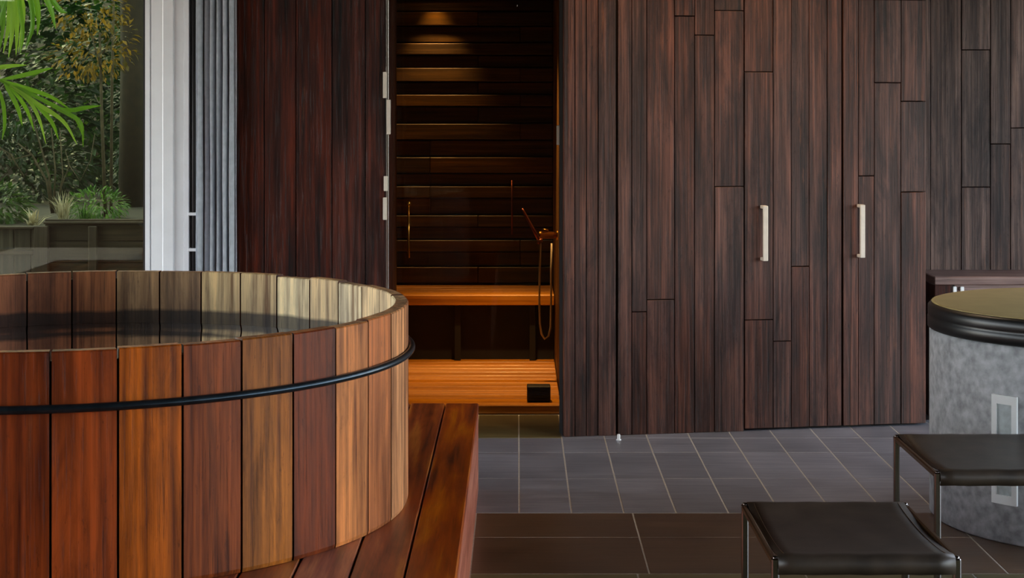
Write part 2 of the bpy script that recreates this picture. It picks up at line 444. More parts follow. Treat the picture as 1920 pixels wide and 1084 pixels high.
flush_door('door_3', [1580, 1610, 1640, 1690, 1738], {2: [zW(1660, 155)], 3: [zW(1710, 190), zW(1710, 360)], 1: [zW(1625, 330)]}, 1611, 383, 482)

# far wall behind the basin
YB = 9.62
wb = MB()
xb = [2.14]+[PX(x, YB) for x in (1745, 1803, 1857, 1895, 1935)]+[3.1, 3.28, 3.45, 3.62, 3.8, 3.97, 4.15, 4.4]
planks(wb, xb, 0, 2.95, YB, .05, {2: [zW(1760, 95)+.02, zW(1760, 360)], 3: [PZ(270, YB)], 4: [PZ(240, YB)], 5: [PZ(310, YB)]})
wb.box((2.14, YB+.05, 0), (4.4, YB+.14, 2.95), mat=1)
wb.build('wall_back', [M_wallgrey, M_back], kind='structure')

# ------------------------------------------------------------------ sauna shell
SX0, SX1, SY0, SY1, SZ = -1.00, .2445, 9.40, 11.62, 2.62
sb = MB()
z = .0; k = 0
while z < SZ:
    h = random.choice((.085, .1, .115))
    proud = (k % 2)*.03
    x = SX0
    cut = random.choice((None, -.27, .02, -.6))
    segs = [(SX0, SX1)] if cut is None else [(SX0, cut), (cut, SX1)]
    for a, b in segs:
        sb.box((a+.001, SY1-proud, z+.003), (b-.001, SY1+.04, min(z+h, SZ)-.006), .004)
    z += h; k += 1
sb.box((SX0-.1, SY1+.041, 0), (SX1+.1, SY1+.1, SZ+.1), mat=1)
sb.build('wall_sauna_back', [M_sauna, M_dark], kind='structure')
sl = MB()
for k in range(20):
    sl.box((SX0-.04, SY0+.111*k+.001, 0), (SX0, SY0+.111*k+.109, SZ), .003)
sl.box((SX0, SY0, 0), (xl[-1]-.062, SY0+.04, SZ), .002)
sl.box((SX0-.1, SY0, 0), (SX0-.041, SY1+.04, SZ), mat=1)
sl.build('wall_sauna_left', [M_saunav, M_dark], kind='structure')
srr = MB()
yy = YW+.06
while yy < SY1-.01:
    d = random.uniform(.06, .1); y2 = min(yy+d, SY1-.002)
    srr.box((SX1+random.uniform(.001, .006), yy+.001, 0), (SX1+.04, y2-.001, 2.95 if y2 < SY0 else SZ), .002)
    yy += d
srr.box((SX1+.041, YW+.3, 0), (SX1+.09, SY1+.04, SZ), mat=1)
srr.build('wall_sauna_right', [M_saunav, M_dark], kind='structure')
sc = MB()
for k in range(22):
    sc.box((SX0, SY0+.101*k+.001, SZ), (SX1, SY0+.101*k+.1, SZ+.03), .002)
sc.build('ceiling_sauna', M_saunav, kind='structure')
# header above the glass door
hd = MB(); hd.box((SX0, SY0-.02, 2.34), (SX1, SY0-.001, 2.95)); hd.build('trim_1', M_saunav, kind='structure')
sf = MB()
for k in range(16):
    y = 9.50+.135*k
    if y+.13 > SY1: break
    sf.box((SX0+.002, y+.002, .0), (SX1-.002, y+.131, .05), .004)
sf.box((SX0+.002, 9.42, 0), (SX1-.002, 9.498, .052), .006)
sf.build('floor_sauna', M_sfloor, kind='structure')

def lamp(name, loc, energy, col, size=80, blend=.9, rad=.03):
    d = bpy.data.lights.new(name, 'SPOT'); d.energy = energy; d.color = col; d.spot_size = math.radians(size); d.spot_blend = blend; d.shadow_soft_size = rad
    o = bpy.data.objects.new(name, d); C.objects.link(o); o.location = loc; return o
WARM = (1.0, .68, .32)
M_bulb, tb, bb = newmat('warm_bulb'); bb.inputs['Emission Color'].default_value = (*WARM, 1); bb.inputs['Emission Strength'].default_value = 14; bb.inputs['Base Color'].default_value = (1, .8, .5, 1)
def downlight(x, y, z, label, energy, col=WARM, size=80):
    r = empty('downlight', (x, y, z), label, 'light', 'warm ceiling downlights')
    b = MB(); b.lathe([(.032, -.012), (.045, -.012), (.047, 0), (.032, 0), (.032, -.012)], n=32); b.build('trim_ring', M_steel, r)
    b = MB(); b.lathe([(0, -.004), (.031, -.004), (.031, 0), (0, 0)], n=32); b.build('bulb', M_bulb, r)
    lamp('downlight_beam', (x, y, z-.016), energy, col, size)
downlight(PX(815, 11.45), 11.46, SZ, 'small warm downlight in sauna ceiling close against the slatted back wall', 40, (1.0, .66, .26), 62)
downlight(-.08, 10.3, SZ, 'small warm downlight in sauna ceiling above the bench front', 200, WARM, 58)

ROOM = (1.0, .72, .45)
downlight(1.45, 8.55, 2.95, 'room ceiling downlight washing the cladding doors from above', 22, ROOM, 110)
downlight(.55, 8.45, 2.95, 'room ceiling downlight over the slate floor near the sauna corner', 14, ROOM, 110)
# ------------------------------------------------------------------ sauna contents
b0 = empty('sauna_bench', (-.378, 11.3, .05), 'low honey wood bench with lit front edge along slatted sauna wall', 'bench')
def loc(x, y, z): return (x+.378, y-11.3, z-.05)
m = MB()
for k in range(4): m.box(loc(SX0+.004, 11.035+.14*k, .455), loc(SX1-.004, 11.165+.14*k, .485), .004)
m.build('seat', M_bench, b0)
m = MB(); m.box(loc(SX0+.004, 11.0, .418), loc(SX1-.004, 11.031, .484), .004); m.build('front_edge', M_bench, b0)
m = MB(); m.box(loc(SX0+.004, 11.10, .05), loc(SX1-.004, 11.125, .454)); m.build('shade_panel', M_dark, b0)  # black panel stands in for the deep shade under the bench
for x in (PX(858, 11.05), -.75, .1):
    m = MB(); m.box(loc(x-.02, 11.045, .05), loc(x+.02, 11.085, .454), .003); m.build('leg', M_dark, b0)

# mixer with hand shower on the right-hand boards
YM = 10.3
zx = PZ(441, YM)
mx = empty('shower_mixer', (SX1, YM, zx), 'brass shower mixer bar on the lit jamb boards of the sauna', 'shower')
m = MB()
m.tube([(.006, 0, 0), (-.006, 0, 0)], [.034, .030], 24); m.build('wall_plate', M_brass, mx)
m = MB()
m.tube([(-.004, 0, 0), (-.02, 0, 0), (-.022, 0, 0), (-.095, 0, 0), (-.097, 0, 0), (-.115, 0, 0)], [.017, .017, .022, .022, .026, .024], 20); vb = m.build('valve_body', M_brass, mx)
m = MB(); m.tube([(-.06, 0, .02), (-.06, 0, .03), (-.09, -.01, .034)], [.009, .008, .006], 12); m.build('lever', M_brass, vb)
hs = empty('hand_shower', (PX(1011, YM), YM-.05, PZ(450, YM)), 'slim copper toned shower wand tilted up from the brass mixer with pale hose loop', 'shower')
bx_, by_, bz_ = hs.location
m = MB()
tipx, tipz = PX(979, YM)-bx_, PZ(390, YM)-bz_
m.tube([(0, 0, 0), (tipx*.35, 0, tipz*.35), (tipx*.9, 0, tipz*.9), (tipx, 0, tipz)], [.011, .009, .007, .005], 12); m.build('wand', M_copper, hs)
m = MB(); m.tube([(-.006, 0, -.02), (0, 0, 0), (.02, .0, .004)], [.013, .013, .012], 12); m.build('holder', M_copper, hs)
m = MB()
hp = [(1013, 455), (1012, 500), (1011, 560), (1012, 605), (1015, 624), (1021, 633), (1028, 628), (1032, 612), (1033, 570), (1033, 510), (1034, 455)]
m.tube([(PX(x, YM)-bx_, .008*math.sin(i), PZ(y, YM)-bz_) for i, (x, y) in enumerate(hp)], .006, 10); m.build('hose', M_hose, hs)

# thin riser rail on the back wall
YR = SY1-.075
g = empty('grab_rail', (PX(960, YR), YR, PZ(440, YR)), 'thin copper rail standing against the dark slatted sauna wall', 'rail')
z1 = PZ(338, YR)-PZ(440, YR)
m = MB(); m.tube([(0, 0, 0), (0, 0, z1)], .006, 12); m.build('bar', M_copper, g)
for zz in (.02, z1-.02):
    m = MB(); m.tube([(0, 0, zz), (0, .046, zz)], .006, 10); m.build('bracket', M_copper, g)

# small black box at the jamb
bxo = empty('speaker_box', (PX(1010, 9.56), 9.56, .0525), 'small black box on sauna floor boards by the jamb', 'box')
hw = 22/F*9.56
m = MB(); m.box((-hw, -.045, 0), (hw, .045, .088), .005); m.build('body', M_rubber, bxo)
m = MB()
for k in range(7): m.box((-hw+.012, -.048, .014+.0095*k), (hw-.012, -.0445, .019+.0095*k))
m.build('grille', M_dark, bxo)

# glass door
YD = 9.385
gx0, gx1 = xl[-1]+.008, SX1-.012
m = MB(); m.box((gx0, YD, .02), (gx1, YD+.008, 2.32), .0015)
gd = m.build('door_1', M_door, kind='structure')
m = MB()
hx = PX(767, YD)
zt, zb = PZ(380, YD), PZ(482, YD)
m.tube([(hx, YD-.045, zb), (hx, YD-.045, zt)], .0075, 14)
for zz in (zb+.02, zt-.02): m.tube([(hx, YD-.045, zz), (hx, YD, zz)], .006, 10)
hh = m.build('door_handle', M_brass, gd); hh['label'] = 'slim upright brass bar handle'
m = MB(); m.lathe([(0, -.016), (.012, -.011), (.016, 0), (.012, .011), (0, .016)], (hx, YD-.045, zt), 20); m.build('door_knob', M_brass, gd)
m = MB(); zz0, zz1 = PZ(272, YD), PZ(235, YD)
m.box((SX1-.026, YD-.014, zz0), (SX1-.0005, YD+.018, zz1), .003); o = m.build('hinge', M_ivory, gd); o['label'] = 'pale glass door hinge'

# steel strip and lock plates on the corner of the timber section
st = empty('corner_strip', (xl[-1]+.004, YW-.004, 0), 'pale steel corner strip with lock plates beside the sauna opening', 'strip')
m = MB(); m.box((-.006, -.004, .0), (.006, .008, 2.9), .001); m.build('strip', M_steel, st)
for (x, ya, yb) in ((722, 135, 184), (729, 187, 252), (723.5, 330, 358), (722, 370, 412)):
    m = MB(); ox = PX(x, YW)-xl[-1]-.004
    m.box((ox-.010, -.014, PZ(yb, YW)), (ox+.010, -.0045, PZ(ya, YW)), .002); m.build('lock_plate', M_ivory, st)

# ------------------------------------------------------------------ window, frame, curtain
wx1 = PX(273, YW); wx2 = PX(355, YW); wx3 = PX(371, YW)
m = MB()
m.box((-5.2, YW+.05, .06), (wx1+.01, YW+.062, 2.9))
win = m.build('window_1', M_pane, kind='structure')
m = MB()
prof = [(wx1, YW+.04), (wx1, YW-.012), (PX(281, YW), YW-.012), (PX(283, YW), YW+.004), (PX(285, YW), YW-.02), (PX(306, YW), YW-.02), (PX(308, YW), YW-.026), (PX(326, YW), YW-.024), (PX(328, YW), YW-.012), (PX(345, YW), YW-.008), (PX(346, YW), YW-.016), (wx2, YW-.016), (wx2, YW+.04)]
m.prism(prof, 0, 2.92)
m.box((wx1, YW+.041, 0), (wx2, YW+.10, 2.92))
m.box((-5.2, YW+.0, 0), (wx1, YW+.1, .06)); m.box((-5.2, YW, 2.9), (wx1, YW+.1, 2.95))
fr = m.build('window_frame', M_white, win)
m = MB(); m.box((wx1-.012, YW+.0, .06), (wx1-.0005, YW+.049, 2.9)); m.build('seal', M_seal, win)
# the dark slot with a bolt rod
m = MB(); m.box((wx2+.001, YW+.02, 0), (xl[0]-.001, YW+.12, 2.92)); m.build('side_board', M_seal, win)
m = MB(); xm = (wx2+wx3)/2; m.tube([(xm, YW+.002, 0), (xm, YW+.002, 2.9)], .012, 12); m.build('bolt_rod', M_seal, win)
for yp in (401, 468):
    m = MB(); zc = PZ(yp, YW); m.box((wx2-.006, YW-.022, zc-.008), (wx3+.006, YW+.018, zc+.008), .003); m.build('rod_bracket', M_white, win)

m = MB()
YC = YW-.075
ca, cb = PX(366, YC), PX(442.5, YC)
pts = []; n = 120
for i in range(n+1):
    u = i/n
    ph = u*2*PI*6.5
    pts.append((ca+(cb-ca)*u+.004*math.sin(2*ph+1.3), YC+.04*math.sin(ph)*(.7+.3*math.sin(u*17))+.01*math.sin(u*31)))
for zi in range(9):
    pass
rows = []
for zi in range(10):
    zz = .03+2.85*zi/9
    rows.append([m.bm.verts.new((x+.0015*math.sin(zi*1.7+j*.4), y+.002*math.sin(zi*1.1+j*.3), zz)) for j, (x, y) in enumerate(pts)])
for A, B in zip(rows, rows[1:]):
    for j in range(n):
        q = m.bm.faces.new((A[j], A[j+1], B[j+1], B[j])); q.smooth = True
cu = m.build('curtain', M_curtain)
sm = cu.modifiers.new('thick', 'SOLIDIFY'); sm.thickness = .003
tag(cu, 'grey blue pleated curtain gathered between white window frame and timber wall', 'curtain')

# ------------------------------------------------------------------ deck
DZ = 1.75*.222; DX = -.175
dk = empty('tub_deck', (-1.6, 5.6, 0), 'low reddish timber deck platform carrying the round wooden tub', 'deck')
def dl(x, y, z): return (x+1.6, y-5.6, z)
m = MB(); x = DX; i = 0
ws = [.152, .158, .162, .158]
while x > -3.9:
    wd = ws[i % 4]; 
    m.box(dl(x-wd+.006, 3.2, DZ-.032), dl(x, 7.6, DZ), .004); x -= wd; i += 1
m.build('deck_boards', M_deck, dk)
m = MB()
m.box(dl(DX-.022, 3.2, .0), dl(DX-.001, 7.6, DZ-.033), .002); m.box(dl(-3.9, 7.575, 0), dl(DX-.023, 7.598, DZ-.033), .002); m.box(dl(-3.9, 3.2, 0), dl(DX-.023, 3.222, DZ-.033), .002)
m.build('fascia', M_fascia, dk)
m = MB()
for k in range(6): m.box(dl(-3.85, 3.4+.8*k, 0), dl(DX-.03, 3.45+.8*k, DZ-.033))
m.build('joists', M_dark, dk)

# ------------------------------------------------------------------ the tub
R = 1.126; TH = .046; TC = Vector((-1.5, 5.74, 0)); ZB = DZ+.0015; ZT = 1.062
tub = empty('wooden_tub', (TC.x, TC.y, ZB), 'large round hot tub of reddish upright staves with one black hoop', 'tub')
m = MB()
lay = m.bm.loops.layers.float_color.new('tone')
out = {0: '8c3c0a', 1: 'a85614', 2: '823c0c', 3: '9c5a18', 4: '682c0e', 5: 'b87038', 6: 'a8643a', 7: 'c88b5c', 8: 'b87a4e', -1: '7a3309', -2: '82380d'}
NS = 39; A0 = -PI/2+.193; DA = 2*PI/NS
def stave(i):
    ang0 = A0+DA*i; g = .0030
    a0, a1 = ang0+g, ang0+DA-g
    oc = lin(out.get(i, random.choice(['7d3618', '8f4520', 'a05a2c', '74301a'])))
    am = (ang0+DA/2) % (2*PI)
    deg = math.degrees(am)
    if deg < 82: ic = lin(random.choice(['d6c197', 'cbb088', 'dfcba2', 'c2a77c']))  # pale right-hand staves: weathering, with some daylight put into the tone
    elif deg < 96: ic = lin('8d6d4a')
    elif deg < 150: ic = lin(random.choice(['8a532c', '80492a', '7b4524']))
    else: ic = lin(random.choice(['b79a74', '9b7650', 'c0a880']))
    zt = ZT-ZB+random.uniform(-.002, .002)
    if i in (12, 14): zt -= .005
    ns = 5; ch = .004; ro = R+random.uniform(-.0015, .0015)
    A = []
    def ring(r, z): return [m.bm.verts.new((r*math.cos(a0+(a1-a0)*k/ns), r*math.sin(a0+(a1-a0)*k/ns), z)) for k in range(ns+1)]
    O0, O1, O2 = ring(ro-.003, 0), ring(ro, .012), ring(ro, zt-ch)
    T0, T1 = ring(ro-ch, zt), ring(R-TH+ch, zt)
    I0, I1 = ring(R-TH, zt-ch), ring(R-TH, 0)
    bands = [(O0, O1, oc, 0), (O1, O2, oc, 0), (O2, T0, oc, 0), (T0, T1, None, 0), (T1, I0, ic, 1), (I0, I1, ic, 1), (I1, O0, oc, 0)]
    tc_ = tuple(.55*a+.45*b for a, b in zip(lin('cf8f5c'), oc if i < 5 and i > -6 else ic))  # rim top lightened, skylight put into its colour
    fs = []
    for P, Q, cc, mi in bands:
        cc = cc or tc_
        for k in range(ns):
            q = m.bm.faces.new((P[k], P[k+1], Q[k+1], Q[k])); q.material_index = mi; fs.append((q, cc))
    loop = [O0, O1, O2, T0, T1, I0, I1]
    for k, rev in ((0, True), (ns, False)):
        vv = [L[k] for L in loop]
        q = m.bm.faces.new(vv[::-1] if rev else vv); fs.append((q, tuple(v*.35 for v in oc[:3])+(1,)))
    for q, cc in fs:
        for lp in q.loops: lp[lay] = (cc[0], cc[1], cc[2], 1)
for i in range(-19, 20): stave(i)
n0 = len(m.bm.faces)                                   # dark tongues that close the joints
m.lathe([(R-.034, .02), (R-.012, .02), (R-.012, ZT-ZB-.03), (R-.034, ZT-ZB-.03), (R-.034, .02)], n=117)
m.bm.faces.ensure_lookup_table()
for q in m.bm.faces[n0:]:
    for lp in q.loops: lp[lay] = (.012, .005, .003, 1)
body = m.build('staves', [M_tub, M_tubin], tub)
m = MB()
lay = m.bm.loops.layers.float_color.new('tone')
m.lathe([(0, .0), (R-TH-.001, .0), (R-TH-.001, .05), (0, .05)], n=80)
for q in m.bm.faces:
    for lp in q.loops: lp[lay] = (.12, .06, .03, 1)
m.build('tub_floor', M_tubin, tub)
m = MB()
m.lathe([(R+.0 + .024+.012*math.cos(a)-.0115, .905-ZB+.012*math.sin(a)) for a in [k*2*PI/14 for k in range(15)]], n=160)
m.build('hoop', M_hoop, tub)
m = MB()
rw = R-TH-.0015
m.lathe([(0, 0), (.4, 0), (.8, 0), (rw-.004, 0), (rw, .0015)], n=120)
wt = m.build('tub_water', M_water, loc=(TC.x, TC.y, .853))
tag(wt, 'dark still water filling the round wooden tub', 'water')

# ------------------------------------------------------------------ basin with lid
BC = Vector((2.40, 7.10, 0)); BR = .65
ba = empty('stone_basin', BC, 'round grey mottled stone basin standing behind the black stools', 'basin')
m = MB()
m.lathe([(0, 0.0), (BR-.012, 0), (BR-.004, .008), (BR-.004, .775), (BR-.012, .785), (BR-.07, .785), (BR-.08, .775), (BR-.08, .1), (0, .1)], n=120)
m.build('body', M_conc, ba)
li = empty('basin_lid', (BC.x, BC.y, .7855), 'round tan lid with thick black rim lying on the grey stone basin', 'lid')
m = MB()
m.lathe([(0, 0), (BR-.004, 0), (BR+.004, .006), (BR+.004, .046), (BR-.001, .052), (BR+.002, .058), (BR+.002, .092), (BR-.012, .106), (BR-.02, .106), (BR-.024, .1), (0, .1)], n=120)
m.build('rim', M_lidrim, li)
m = MB()
m.lathe([(0, .1005), (BR-.026, .1005), (BR-.022, .1075), (BR-.013, .1085), (BR-.03, .1115), (0, .1115)], n=120)
m.build('lid_top', M_lidtop, li)
# white-framed plaque on the basin's curved side
def hit(x):
    k = (x-VX)/F; A = 1+k*k; B = -2*(k*BC.x+BC.y); D = BC.x**2+BC.y**2-(BR-.004)**2
    Y = (-B-math.sqrt(B*B-4*A*D))/(2*A); return math.atan2(Y-BC.y, k*Y-BC.x), Y
aL, yL = hit(1863); aR, yR = hit(1909)
zt_ = PZ(741, (yL+yR)/2); zb_ = PZ(945, (yL+yR)/2)
def curved(mb, a0, a1, z0, z1, r0, r1, n=6, sk=0):
    V = []
    for k in range(n+1):
        a = a0+(a1-a0)*k/n
        V.append([mb.bm.verts.new((r*math.cos(a), r*math.sin(a), z)) for r, z in ((r0, z0), (r1, z0), (r1, z1), (r0, z1))])
    for A, B in zip(V, V[1:]):
        for j in range(4): mb.bm.faces.new((A[j], A[(j+1) % 4], B[(j+1) % 4], B[j]))
    mb.bm.faces.new(V[0]); mb.bm.faces.new(V[-1][::-1])
rb = BR-.0035
pq = empty('plaque', (BC.x, BC.y, 0), 'white framed rectangular plaque fixed to the grey basin side', 'plaque')
m = MB(); fw = (aR-aL)*.2
curved(m, aL, aL+fw, zb_, zt_, rb, rb+.014, 2); curved(m, aR-fw, aR, zb_, zt_, rb, rb+.014, 2)
curved(m, aL+fw, aR-fw, zt_-.035, zt_, rb, rb+.014, 4); curved(m, aL+fw, aR-fw, zb_, zb_+.035, rb, rb+.014, 4)
m.build('plaque_frame', M_plaque, pq)
m = MB(); curved(m, aL+fw, aR-fw, zb_+.035, zt_-.035, rb, rb+.006, 5); m.build('panel', M_plaquein, pq)

# ------------------------------------------------------------------ counter behind the basin
YN = 9.22
cx0 = PX(1752, YN); cz = PZ(519, YN)
ct = empty('wash_counter', (cx0, YN, 0), 'dark timber counter against the grey boards behind the lidded basin', 'counter')
m = MB(); m.box((0, 0, cz-.045), (1.7, .385, cz), .005); m.build('counter_top', M_counter, ct)
m = MB(); m.box((.004, .012, 0), (.115, .38, cz-.0455), .003); m.build('side_panel', M_wallred, ct)
m = MB(); m.box((.117, .03, .08), (1.68, .05, cz-.046), .003); m.box((.117, .05, 0.0), (1.68, .38, cz-.0455)); m.build('front_panel', M_counter, ct)
for xx in (1791, 1805):
    x = PX(xx, YN)-cx0
    m = MB(); m.box((x-.010, .006, cz-.22), (x+.010, .018, cz-.055), .003)
    for zz in (cz-.21, cz-.075): m.box((x-.008, .0175, zz), (x+.008, .031, zz+.012))
    o = m.build('door_handle', M_plaque, ct); o['label'] = 'white upright handle'

# door stop peg at the foot of the wall
ps = empty('door_stop', (PX(1160, 8.70), 8.70, 0), 'small white peg on the slate floor at foot of the dark cladding', 'door stop')
m = MB(); m.lathe([(0, 0), (.013, 0), (.013, .004), (.008, .008), (.009, .024), (.007, .031), (0, .033)], n=20); m.build('peg', M_plaque, ps)

# ------------------------------------------------------------------ stools
SW, SDp, SH = .54, .66, .45
def make_stool(loc_, label):
    r = empty('stool', loc_, label, 'stool', 'black sling stools')
    t = .022; legs = []
    for (x, y, mm) in ((0, 0, M_chrome), (SW-t, 0, M_chrome), (0, SDp-t, M_chrome), (SW-t, SDp-t, M_chrome)):
        m = MB(); m.box((x, y, 0.004), (x+t, y+t, SH-.002), .004); m.box((x-.001, y-.001, 0), (x+t+.001, y+t+.001, .006), .001); legs.append((x, y, m.build('leg', mm, r)))
    for x in (0, SW-t+.006):
        m = MB(); m.box((x, t, SH-.022), (x+t-.006, SDp-t, SH-.002), .004); m.build('side_rail', M_bronze, r)
    for y in (.001, SDp-t+.003):
        m = MB(); m.tube([(t, y+.01, SH-.020), (SW-t, y+.01, SH-.020)], .016, 14); m.build('cross_rail', M_frame, r)
    # sling seat: leather stretched front to back, wrapped round both rails, dipping a little
    m = MB(); nx, ny = 10, 22; rows = []
    prof = [(.0, -.045), (-.006, -.02), (.0, -.002), (.014, .002)]
    for j in range(ny+1):
        v = j/ny; prof.append((.03+v*(SDp-.06), .001-.016*math.sin(PI*v)**.7))
    prof += [(SDp-.014, .002), (SDp, -.002), (SDp+.006, -.02), (SDp, -.045)]
    x0, x1 = t-.004, SW-t+.004
    for (y, z) in prof:
        rows.append([m.bm.verts.new((x0+(x1-x0)*k/nx, y, SH+z+.001*math.sin(k*2.1+y*9))) for k in range(nx+1)])
    for A, B in zip(rows, rows[1:]):
        for k in range(nx):
            q = m.bm.faces.new((A[k], A[k+1], B[k+1], B[k])); q.smooth = True
    s = m.build('seat', M_leather, r); so = s.modifiers.new('thick', 'SOLIDIFY'); so.thickness = .005; so.offset = 1
    for k in range(2):
        m = MB(); xx = x0+.02+(x1-x0-.04)*k
        m.tube([(xx, .03+v*(SDp-.06)/12, SH+.0062-.016*math.sin(PI*v/12)**.7) for v in range(13)], .0012, 6)
        m.build('stitching', M_bronze, s)
    for (x, y, lg) in legs:
        m = MB(); m.lathe([(.0, 0.004), (.006, .003), (.008, 0), (.008, -.006), (0, -.006)], (x+t/2, y+t/2, SH+.0), 14); m.build('cap_screw', M_chrome, lg)
    return r
Y1 = F*(H-SH)/(1047-VY)
st1 = make_stool((PX(1447, Y1), Y1, 0), 'black leather sling stool standing in the open on the brown tile floor')
Y2 = F*(H-SH)/(886-VY)
st2 = dup(st1, (PX(1753, Y2), Y2, 0), 'black leather sling stool close in front of the grey stone basin')

# ------------------------------------------------------------------ garden beyond the window
gm = MB(); gm.box((-40, 9.42, -.3), (-1.7, 60, -.02)); gm.box((6, -40, -.3), (60, 60, -.02)); gm.box((-40, -40, -.3), (-6, 9.41, -.02)); gm.box((-6,-40,-.3),(6,-2.6,-.02)); gm.box((-1.7, 11.9, -.3), (6, 60, -.02))
gm.build('ground', M_soil, kind='structure')

def leaf(bm, p, d, up, L, W):
    s = d.cross(up)
    if s.length < 1e-4: s = Vector((1, 0, 0))
    s.normalize(); n = s.cross(d).normalized()
    a = bm.verts.new(p); b = bm.verts.new(p+d*L*.5+s*W*.5+n*W*.12); c_ = bm.verts.new(p+d*L-n*L*.12); e = bm.verts.new(p+d*L*.5-s*W*.5+n*W*.12)
    k = bm.verts.new(p+d*L*.5)
    bm.faces.new((a, b, k)); bm.faces.new((b, c_, k)); bm.faces.new((c_, e, k)); bm.faces.new((e, a, k))
def rv(): 
    while True:
        v = Vector((random.uniform(-1, 1), random.uniform(-1, 1), random.uniform(-1, 1)))
        if .05 < v.length < 1: return v
def foliage(mb, c_, rad, n, L, W, droop=.2):
    for _ in range(n):
        v = rv(); r = v.length; v2 = v.normalized()*(r**.5)
        p = Vector((c_[0]+v2.x*rad[0], c_[1]+v2.y*rad[1], c_[2]+v2.z*rad[2]))
        d = (v.normalized()+rv()*.7-Vector((0, 0, droop))).normalized()
        leaf(mb.bm, p, d, Vector((random.uniform(-.4, .4), random.uniform(-.4, .4), 1)), L*random.uniform(.6, 1.3), W*random.uniform(.6, 1.3))
def tree(name, base, trunk, crowns, label, cat, bark, lm, n, L, W, group=None):
    o = empty(name, base, label, cat, group)
    m = MB()
    for pts, r0, r1 in trunk:
        k = len(pts)
        m.tube([Vector(p)-Vector(base) for p in pts], [r0+(r1-r0)*i/(k-1) for i in range(k)], 9)
    m.build('trunk', bark, o)
    m = MB()
    for cc, rad in crowns: foliage(m, Vector(cc)-Vector(base), rad, n//len(crowns), L, W)
    m.build('crown', lm, o)
    return o

# timber planter edge
YP = 12.0
fp = empty('planter_wall', (PX(100, YP), YP, -.02), 'low weathered timber planter wall outside the window', 'planter')
fx, fy = fp.location.x, YP
m = MB(); xq = PX(-260, YP)
while xq < PX(80, YP)-.02:
    m.box((xq-fx, .0, .0), (xq-fx+.118, .03, PZ(424, YP)), .004); xq += .121
m.build('panel', M_fence, fp)
m = MB()
for k in range(7):
    zz = .0+.155*k; m.box((PX(84, YP)-fx, 0, zz), (-1.75-fx, .03, min(zz+.152, PZ(415, YP))), .004)
m.build('panel', M_fencex, fp)
for x, wd in ((80, .05), (176, .03)):
    m = MB(); m.box((PX(x, YP)-fx-wd, -.05, 0), (PX(x, YP)-fx+wd, -.001, PZ(418, YP)), .005); m.build('post', M_fence, fp)
m = MB(); m.box((PX(-260, YP)-fx, -.045, PZ(472, YP)), (PX(80, YP)-fx-.051, -.001, PZ(462, YP)), .004); m.build('rail', M_fencex, fp)
m = MB(); m.box((PX(-260, YP)-fx, -.05, PZ(424, YP)+.001), (PX(80, YP)-fx-.051, .08, PZ(419, YP)), .004); m.box((PX(84, YP)-fx, -.04, PZ(415, YP)+.003), (-1.75-fx, .09, PZ(410, YP)), .004); m.build('cap_board', M_fencex, fp)
# raised soil bed behind
m = MB(); m.box((-7, YP+.09, -.02), (-1.75, YP+7, PZ(418, YP)-.04)); bed = m.build('garden_bed', M_soil, kind='structure')
BZ = PZ(418, YP)-.04

# palm: trunk out of view, fronds arching across the glass
YQ = 11.1
base = Vector((PX(-150, YQ), YQ, -.02)); crown = Vector((PX(-120, YQ), YQ, PZ(60, YQ)))
pa = empty('palm', base, 'green palm with long drooping leaflets hanging close outside the window', 'palm')
m = MB(); m.tube([Vector((0, 0, 0)), (crown-base)*.4+Vector((.03, .02, 0)), (crown-base)*.8, crown-base], [.085, .075, .065, .05], 12); m.build('trunk', M_bark, pa)
def frond(pts, n, L, droop, wid, spread=.5):
    """rachis through pts; leaflets on both sides"""
    P = [Vector(p)-base for p in pts]
    def at(u):
        k = min(int(u*(len(P)-1)), len(P)-2); f_ = u*(len(P)-1)-k
        a, b = P[k], P[k+1]; p_ = P[max(k-1, 0)]; q_ = P[min(k+2, len(P)-1)]
        return .5*((2*a)+(b-p_)*f_+(2*p_-5*a+4*b-q_)*f_*f_+(3*a-p_-3*b+q_)*f_**3)
    mb = MB(); mb.tube([at(i/24) for i in range(25)], [.011*(1-.8*i/24) for i in range(25)], 8, mat=1)
    for i in range(n):
        u = .12+.88*i/(n-1); p = at(u); t_ = (at(min(u+.02, 1))-at(max(u-.02, 0))).normalized()
        for sd_ in (-1, 1):
            side = t_.cross(Vector((0, 0, 1))).normalized()*sd_
            l = L*(.55+.45*math.sin(PI*min(1, u*.9+.1)))*random.uniform(.85, 1.1)
            d0 = (t_*.75+side*spread+Vector((0, 0, .25))+rv()*.08).normalized()
            q = []; pos = p.copy(); dd = d0.copy(); ns = 7
            for k in range(ns+1):
                q.append(pos.copy()); dd = (dd+Vector((0, 0, -droop*(k+1)/ns))).normalized(); pos = pos+dd*l/ns
            prev = None
            for k in range(ns+1):
                ww = wid*math.sin(PI*(.12+.86*k/ns))**.8
                dirv = (q[min(k+1, ns)]-q[max(k-1, 0)]).normalized(); s_ = dirv.cross(Vector((0, 0, 1)))
                if s_.length < 1e-3: s_ = side
                s_.normalize(); s_ = (s_+Vector((.35, 0, 0))*sd_).normalized(); nn = s_.cross(dirv)
                cur = [mb.bm.verts.new(q[k]-s_*ww*.5+nn*ww*.12), mb.bm.verts.new(q[k]), mb.bm.verts.new(q[k]+s_*ww*.5+nn*ww*.12)]
                if prev:
                    mb.bm.faces.new((prev[0], prev[1], cur[1], cur[0])); mb.bm.faces.new((prev[1], prev[2], cur[2], cur[1]))
                prev = cur
    return mb
def qp(x, y, Y=YQ): return (PX(x, Y), Y, PZ(y, Y))
